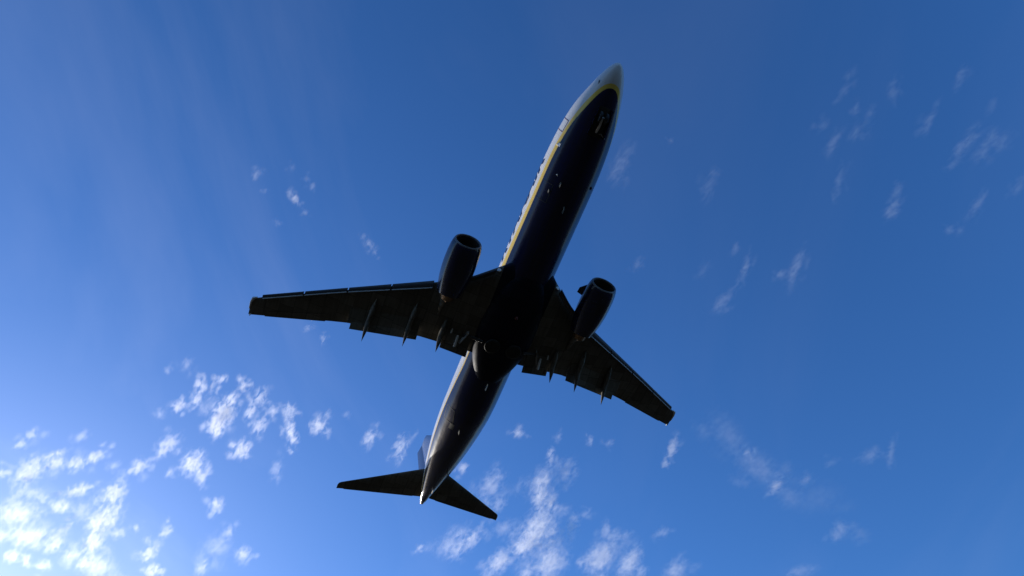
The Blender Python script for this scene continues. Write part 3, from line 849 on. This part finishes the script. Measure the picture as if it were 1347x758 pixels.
# ------------------------------------------------------------------ clouds: a broken high layer of small puffs, 3 km up
BANKS = {
    'low_left': [(-4166,-1613,2975,228,75,22.9,1), (-4027,-1464,2984,105,63,29.3,0.8), (-4713,-1712,3018,196,137,28.8,1.2), (-4943,-1634,3005,167,126,35.8,1.2), (-5185,-1726,2976,110,56,24.7,1), (-4025,-1341,2996,112,60,22,0.7), (-3922,-1230,2999,116,37,32.5,0.8), (-4276,-1308,2980,128,55,40.7,1), (-4541,-1434,3014,98,73,36,1), (-4547,-1134,2977,248,96,20.1,1.2), (-4248,-1083,2993,164,69,14.1,0.9), (-4881,-1202,3001,209,69,13.9,1.2), (-5170,-1166,2996,152,151,57.2,1.2), (-5096,-1342,3005,93,61,26.8,0.8), (-5301,-1542,3014,87,61,27.2,0.8), (-5046,-1484,3027,146,65,27.4,0.8), (-3806,-1600,2987,85,36,23.6,0.5), (-3952,-1679,3009,64,28,26.8,0.5), (-3762,-1320,3012,74,35,29.3,0.4), (-4247,-1766,2988,72,45,29.9,0.6), (-4943,-1801,2970,119,73,16.7,0.7), (-4008,-1122,3028,88,33,32,0.35), (-4729,-1378,2988,87,40,27.6,0.5)],
    'mid_left': [(-3259,-765,2989,81,32,13.7,0.8), (-3077,-670,3024,72,35,-0.1,0.7), (-3194,-668,3005,74,25,6.5,0.7), (-3056,-601,2998,65,23,13,0.5), (-2984,-553,3016,56,26,20.1,0.7), (-3243,-498,2972,162,61,12.1,1.2), (-3410,-526,3012,84,48,12.1,1), (-3099,-464,2992,76,34,19.4,0.7), (-2949,-408,2975,68,33,31.8,0.8), (-3064,-311,3010,100,42,4.2,0.6), (-3219,-347,3026,83,29,7.8,0.8), (-3274,-258,2982,101,40,14.2,0.7), (-3560,-331,3008,98,49,4.1,0.9), (-3120,-209,2988,53,34,10.5,0.5), (-3113,-110,3015,68,43,2.8,0.7), (-3307,-57,3013,141,35,-18.2,0.9), (-3157,94,2983,82,51,8.6,0.8), (-3813,-629,3020,137,65,12.2,1), (-3663,-801,3009,130,51,23.7,0.6), (-3769,-840,3011,70,31,23.7,0.4), (-3011,-872,3019,32,22,14.7,0.3), (-2907,-761,2996,74,34,14.2,0.2), (-3407,-874,3016,42,27,14.1,0.3), (-3715,-89,3023,110,36,2.5,0.3), (-3919,-541,2976,89,25,-0.9,0.35), (-3946,-759,3021,55,25,12.7,0.35)],
    'low_small': [(-3929,-959,2994,93,43,13.8,0.6), (-4607,-722,2999,89,38,11.8,0.5), (-4874,-808,2979,122,50,11.9,0.6), (-5131,-772,3012,99,46,11.5,0.7), (-4595,-917,2988,53,26,12.8,0.3), (-4224,-419,3022,84,49,10.6,0.6), (-4707,-145,2987,93,59,8.6,0.5), (-4695,-349,3004,184,98,9.7,0.3), (-4469,-295,2994,106,40,9.6,0.3), (-5008,-422,3007,117,42,9.8,0.35)],
    'tail_pair': [(-3153,440,2982,88,38,10.4,0.6), (-3180,660,2981,132,47,-6,0.5), (-3032,240,3015,40,20,7.9,0.2)],
    'low_mid': [(-2829,1389,3015,54,40,0.6,0.5), (-2956,1693,3004,83,28,-13.3,0.5), (-3270,1755,3025,196,92,-5.6,0.5), (-3055,1850,2982,150,54,-6.5,0.45), (-3422,1827,3021,170,60,-13.4,0.6), (-3401,1895,2980,100,43,-10.4,0.6), (-3728,1948,3028,187,115,-2.7,1), (-3920,1949,3007,194,103,-2.7,0.9), (-4145,2223,3006,242,126,-7.9,0.9), (-4051,1932,3028,135,56,-2.5,0.5), (-3397,1409,3017,184,80,0.5,0.45), (-3846,1678,3017,115,67,11.9,0.3), (-3585,2159,2973,127,50,-15.3,0.6), (-4020,1481,2992,149,59,-0,0.55), (-4091,1329,2975,181,91,8.7,0.4), (-4166,1418,2982,135,53,0.3,0.4), (-4202,1797,2983,184,83,-1.8,0.8), (-4280,1144,3022,63,33,1.9,0.35), (-3247,1136,2978,58,41,2.1,0.5), (-3564,1528,2988,120,51,-0.3,0.3), (-4033,2450,3000,99,34,-12.9,0.3), (-2747,1917,3021,54,22,-26.1,0.35), (-3490,2242,3028,58,41,-4.5,0.25), (-2777,1679,3012,54,27,-1.2,0.25)],
    'low_right': [(-3916,2572,2983,228,123,-6.4,0.9), (-3947,2865,3003,223,87,-11.8,0.7), (-3622,2480,3012,110,46,-13.6,0.3), (-2580,2481,2973,112,35,-19.4,0.55), (-2777,2550,3011,50,33,-6.9,0.4), (-3905,3291,2992,143,93,-10.4,0.5), (-3495,2926,3005,77,51,-8.6,0.3), (-2707,2052,3010,48,35,16.8,0.2), (-3635,2659,3010,61,36,-6.9,0.2)],
    'right_wisps': [(-2718,3497,3001,91,42,-13,0.45), (-2480,3069,3003,56,33,-10.6,0.3), (-2568,3220,2982,233,111,-63.3,0.28), (-2360,2822,3000,237,97,-56.3,0.2), (-2716,3876,2978,170,170,39.4,0.16), (-2591,3683,2999,68,42,-14.4,0.25), (-3045,4373,3002,105,70,-17.8,0.35), (-3042,4590,3016,81,67,56.3,0.15), (-2195,3982,2994,76,68,7.1,0.25), (-2102,4082,2971,141,26,-34.6,0.25), (-3608,4385,3002,109,74,46.6,0.3), (-2352,3726,2982,50,40,1.5,0.15), (-2787,3655,3014,178,83,-66.8,0.15)],
    'high_right': [(-86,2023,2993,43,22,8.2,0.3), (9,2003,2993,32,22,1.6,0.3), (-265,2048,3025,32,27,-5,0.3), (-315,2137,2994,59,32,-6,0.35), (-489,2314,2991,93,22,-29.4,0.3), (-124,2135,2991,38,20,-29.6,0.3), (-224,2223,2999,43,19,-24.6,0.3), (-149,2230,2976,65,25,-25.1,0.35), (20,2263,3003,56,28,-31.4,0.3), (-522,2740,3025,60,40,-16.7,0.45), (-405,2670,3004,32,30,-10.5,0.3)],
    'far_right': [(-34,2567,3015,62,23,-16.6,0.35), (-104,2563,3027,43,24,-9.9,0.2), (203,2563,3021,54,25,-29.4,0.35), (-66,2851,3015,77,36,1.5,0.5), (-52,2974,3019,74,45,-13.7,0.35), (14,3030,3019,51,44,-14.4,0.3), (-313,3155,2985,73,31,-15,0.4), (-496,3137,2999,26,27,-14.4,0.3), (-476,3193,2991,26,27,-14.9,0.25), (-141,3299,2986,51,26,-16.7,0.3), (145,2813,3004,46,23,-19.5,0.2), (-174,2840,2989,30,25,-12.5,0.25)],
    'mid_right': [(-785,1670,3007,72,36,-12.5,0.25), (-687,1642,3005,23,14,47.1,0.2), (-611,1320,2976,15,13,1.3,0.3), (-1041,2008,2997,39,18,-24.6,0.3), (-1124,2131,2993,90,21,-20.6,0.45), (-1015,2435,3012,105,36,-13.2,0.45), (-1094,2351,2975,33,31,-7.2,0.35), (-1378,2130,2980,71,39,6.1,0.4), (-839,1149,3001,88,47,-2.5,0.35), (-1330,1519,2994,42,24,-0.3,0.3), (-1235,1916,3010,59,29,-13.7,0.15)],
    'above_wing': [(-1528,-578,2990,43,21,27.5,0.35), (-1591,-520,2982,21,13,39.8,0.3), (-1613,-376,3026,37,18,-30,0.7), (-1560,-408,2985,27,21,-40.2,0.4), (-1483,-306,2979,22,15,13.5,0.3), (-1468,-338,2987,26,18,13.7,0.25), (-1761,-429,2990,23,15,13.9,0.3), (-1651,-307,2984,21,16,-30.2,0.25), (-1431,-422,3002,30,16,14.4,0.2)],
    'by_engine': [(-1747,55,3026,49,22,-42.4,0.35), (-1758,98,2978,24,16,10.1,0.4), (-1694,11,2995,28,16,10.8,0.2)],
    'under_wing': [(-2413,-139,3010,40,18,10.9,0.3), (-2461,-41,3023,41,20,2.5,0.35)],
}
def cloud_material():
    m = bpy.data.materials.new('cloud_droplets')
    m.use_nodes = True
    nt = m.node_tree
    nt.nodes.clear()
    out = N(nt, 'ShaderNodeOutputMaterial')
    vol = N(nt, 'ShaderNodeVolumePrincipled')
    vol.inputs['Color'].default_value = (1.0, 1.0, 1.0, 1)
    vol.inputs['Anisotropy'].default_value = 0.45
    nt.links.new(vol.outputs[0], out.inputs['Volume'])
    t = N(nt, 'ShaderNodeTexCoord')
    ln = N(nt, 'ShaderNodeVectorMath', operation='LENGTH')
    nt.links.new(t.outputs['Object'], ln.inputs[0])
    g = N(nt, 'ShaderNodeNewGeometry')
    mp_ = N(nt, 'ShaderNodeMapping')
    mp_.vector_type = 'TEXTURE'
    mp_.inputs['Rotation'].default_value = (0, 0, radians(15))
    mp_.inputs['Scale'].default_value = (56, 27, 36)
    nt.links.new(g.outputs['Position'], mp_.inputs['Vector'])
    n1 = N(nt, 'ShaderNodeTexNoise')
    n1.inputs['Scale'].default_value = 1.0
    n1.inputs['Detail'].default_value = 6.0
    n1.inputs['Roughness'].default_value = 0.66
    n1.inputs['Distortion'].default_value = 0.5
    nt.links.new(mp_.outputs[0], n1.inputs['Vector'])
    # density = clamp(gain*(noise - 0.5) + 1 - r - shift)
    a = N(nt, 'ShaderNodeMath', operation='MULTIPLY_ADD'); a.inputs[1].default_value = 4.2; a.inputs[2].default_value = -2.2
    nt.links.new(n1.outputs['Fac'], a.inputs[0])
    b = N(nt, 'ShaderNodeMath', operation='MULTIPLY_ADD'); b.inputs[1].default_value = -1.35; b.inputs[2].default_value = 1.1
    nt.links.new(ln.outputs['Value'], b.inputs[0])
    c = N(nt, 'ShaderNodeMath', operation='ADD', use_clamp=True)
    nt.links.new(a.outputs[0], c.inputs[0]); nt.links.new(b.outputs[0], c.inputs[1])
    e = N(nt, 'ShaderNodeMapRange')          # nothing is left at the edge of a puff
    e.inputs['From Min'].default_value = 1.0; e.inputs['From Max'].default_value = 0.25
    nt.links.new(ln.outputs['Value'], e.inputs['Value'])
    d = N(nt, 'ShaderNodeMath', operation='MULTIPLY')
    nt.links.new(c.outputs[0], d.inputs[0]); nt.links.new(e.outputs['Result'], d.inputs[1])
    oi = N(nt, 'ShaderNodeObjectInfo')
    sp = N(nt, 'ShaderNodeSeparateColor')
    nt.links.new(oi.outputs['Color'], sp.inputs[0])
    k = N(nt, 'ShaderNodeMath', operation='MULTIPLY')
    nt.links.new(d.outputs[0], k.inputs[0]); nt.links.new(sp.outputs['Red'], k.inputs[1])
    nt.links.new(k.outputs[0], vol.inputs['Density'])
    return m
CLOUD = cloud_material()
def puff_mesh(seed):
    rng = random.Random(seed)
    bm = bmesh.new()
    bmesh.ops.create_icosphere(bm, subdivisions=3, radius=1.0)
    ph = [(Vector((rng.uniform(-1, 1), rng.uniform(-1, 1), rng.uniform(-1, 1))).normalized() * rng.uniform(2, 5), rng.uniform(0, 6)) for _ in range(6)]
    for q in bm.verts:
        w_ = sum(sin(q.co.dot(k) + p) for k, p in ph) / 6
        q.co = q.co * (0.93 + 0.16 * w_)
    me = bpy.data.meshes.new('cloud_puff'); bm.to_mesh(me); bm.free()
    me.materials.append(CLOUD)
    return me
PUFFS = [puff_mesh(k) for k in range(5)]
LABELS = {
    'low_left': 'brightest white cloud bank of thick merging puffs, low and nearest the sun',
    'mid_left': 'bank of separate white puffs below the long starboard wing, densest in its middle',
    'low_small': 'thin scattered small puffs between the thick corner bank and the tail',
    'tail_pair': 'pair of small isolated puffs just ahead of the starboard tailplane tip',
    'low_mid': 'tall ragged white cloud bank rising beside and below the port tailplane tip',
    'low_right': 'white puffs below the port wing tip, right of the ragged bank under the tail',
    'right_wisps': 'very faint smeared wisps low in the open blue sky beyond the port wing tip',
    'high_right': 'faint short vertical wisps high up beyond the nose, the nearer of two such groups',
    'far_right': 'faint slanting wisps high up beyond the nose, the farther of two such groups',
    'mid_right': 'sparse pale wisps in the sky between the nose and the port engine side',
    'above_wing': 'tiny cloud flecks around one small bright fleck above the starboard wing',
    'by_engine': 'small faint cloud streak just outboard of the starboard engine inlet',
    'under_wing': 'two tiny pale flecks close under the trailing edge of the starboard wing',
}
rng = random.Random(11)
TAU = 1.5
GAIN = {'low_left': 0.68, 'high_right': 0.6, 'far_right': 0.6, 'mid_right': 0.6, 'right_wisps': 0.85, 'above_wing': 0.75, 'by_engine': 0.75, 'under_wing': 0.7}
WIDE = {'low_left': 0.88, 'high_right': 1.25, 'far_right': 1.25, 'mid_right': 1.2, 'right_wisps': 1.2}
for key, lst in BANKS.items():
    cx = sum(p[0] for p in lst) / len(lst); cy = sum(p[1] for p in lst) / len(lst)
    bank = bpy.data.objects.new('cloud_bank', None)
    COL.objects.link(bank)
    bank.location = (cx, cy, 2940)
    bank.empty_display_size = 50
    bank['label'] = LABELS[key]
    bank['category'] = 'cloud'
    bank['group'] = 'small high clouds in the blue sky'
    more = []
    for (x, y, z, ml, ql, ang, dens) in lst:      # frayed fragments drifting round each puff
        for _ in range(3):
            a = rng.uniform(0, 2 * pi)
            ca, sa = cos(radians(ang)), sin(radians(ang))
            px, py = ml * 1.3 * cos(a), ql * 1.6 * sin(a)
            more.append((x + px * ca - py * sa, y + px * sa + py * ca, z + rng.uniform(-25, 25), ml * rng.uniform(.35, .7), ql * rng.uniform(.4, .8), ang + rng.uniform(-20, 20), dens * rng.uniform(.18, .45)))
    for (x, y, z, ml, ql, ang, dens) in lst + more:
        o = bpy.data.objects.new('puff', rng.choice(PUFFS))
        COL.objects.link(o)
        o.parent = bank
        h = max(28.0, 0.55 * ql * 1.3)
        o.location = (x - cx, y - cy, z - 2940)
        o.rotation_euler = (0, 0, radians(ang))
        o.scale = (ml * 1.6 * WIDE.get(key, 1.0), ql * 1.75 * (0.88 if key == 'low_left' else 1.0), h)
        k = TAU * dens ** 1.25 / (2 * h) * GAIN.get(key, 1.0) * min(1.0, (60 / ql) ** 0.4)
        o.color = (k, k, k, 1)
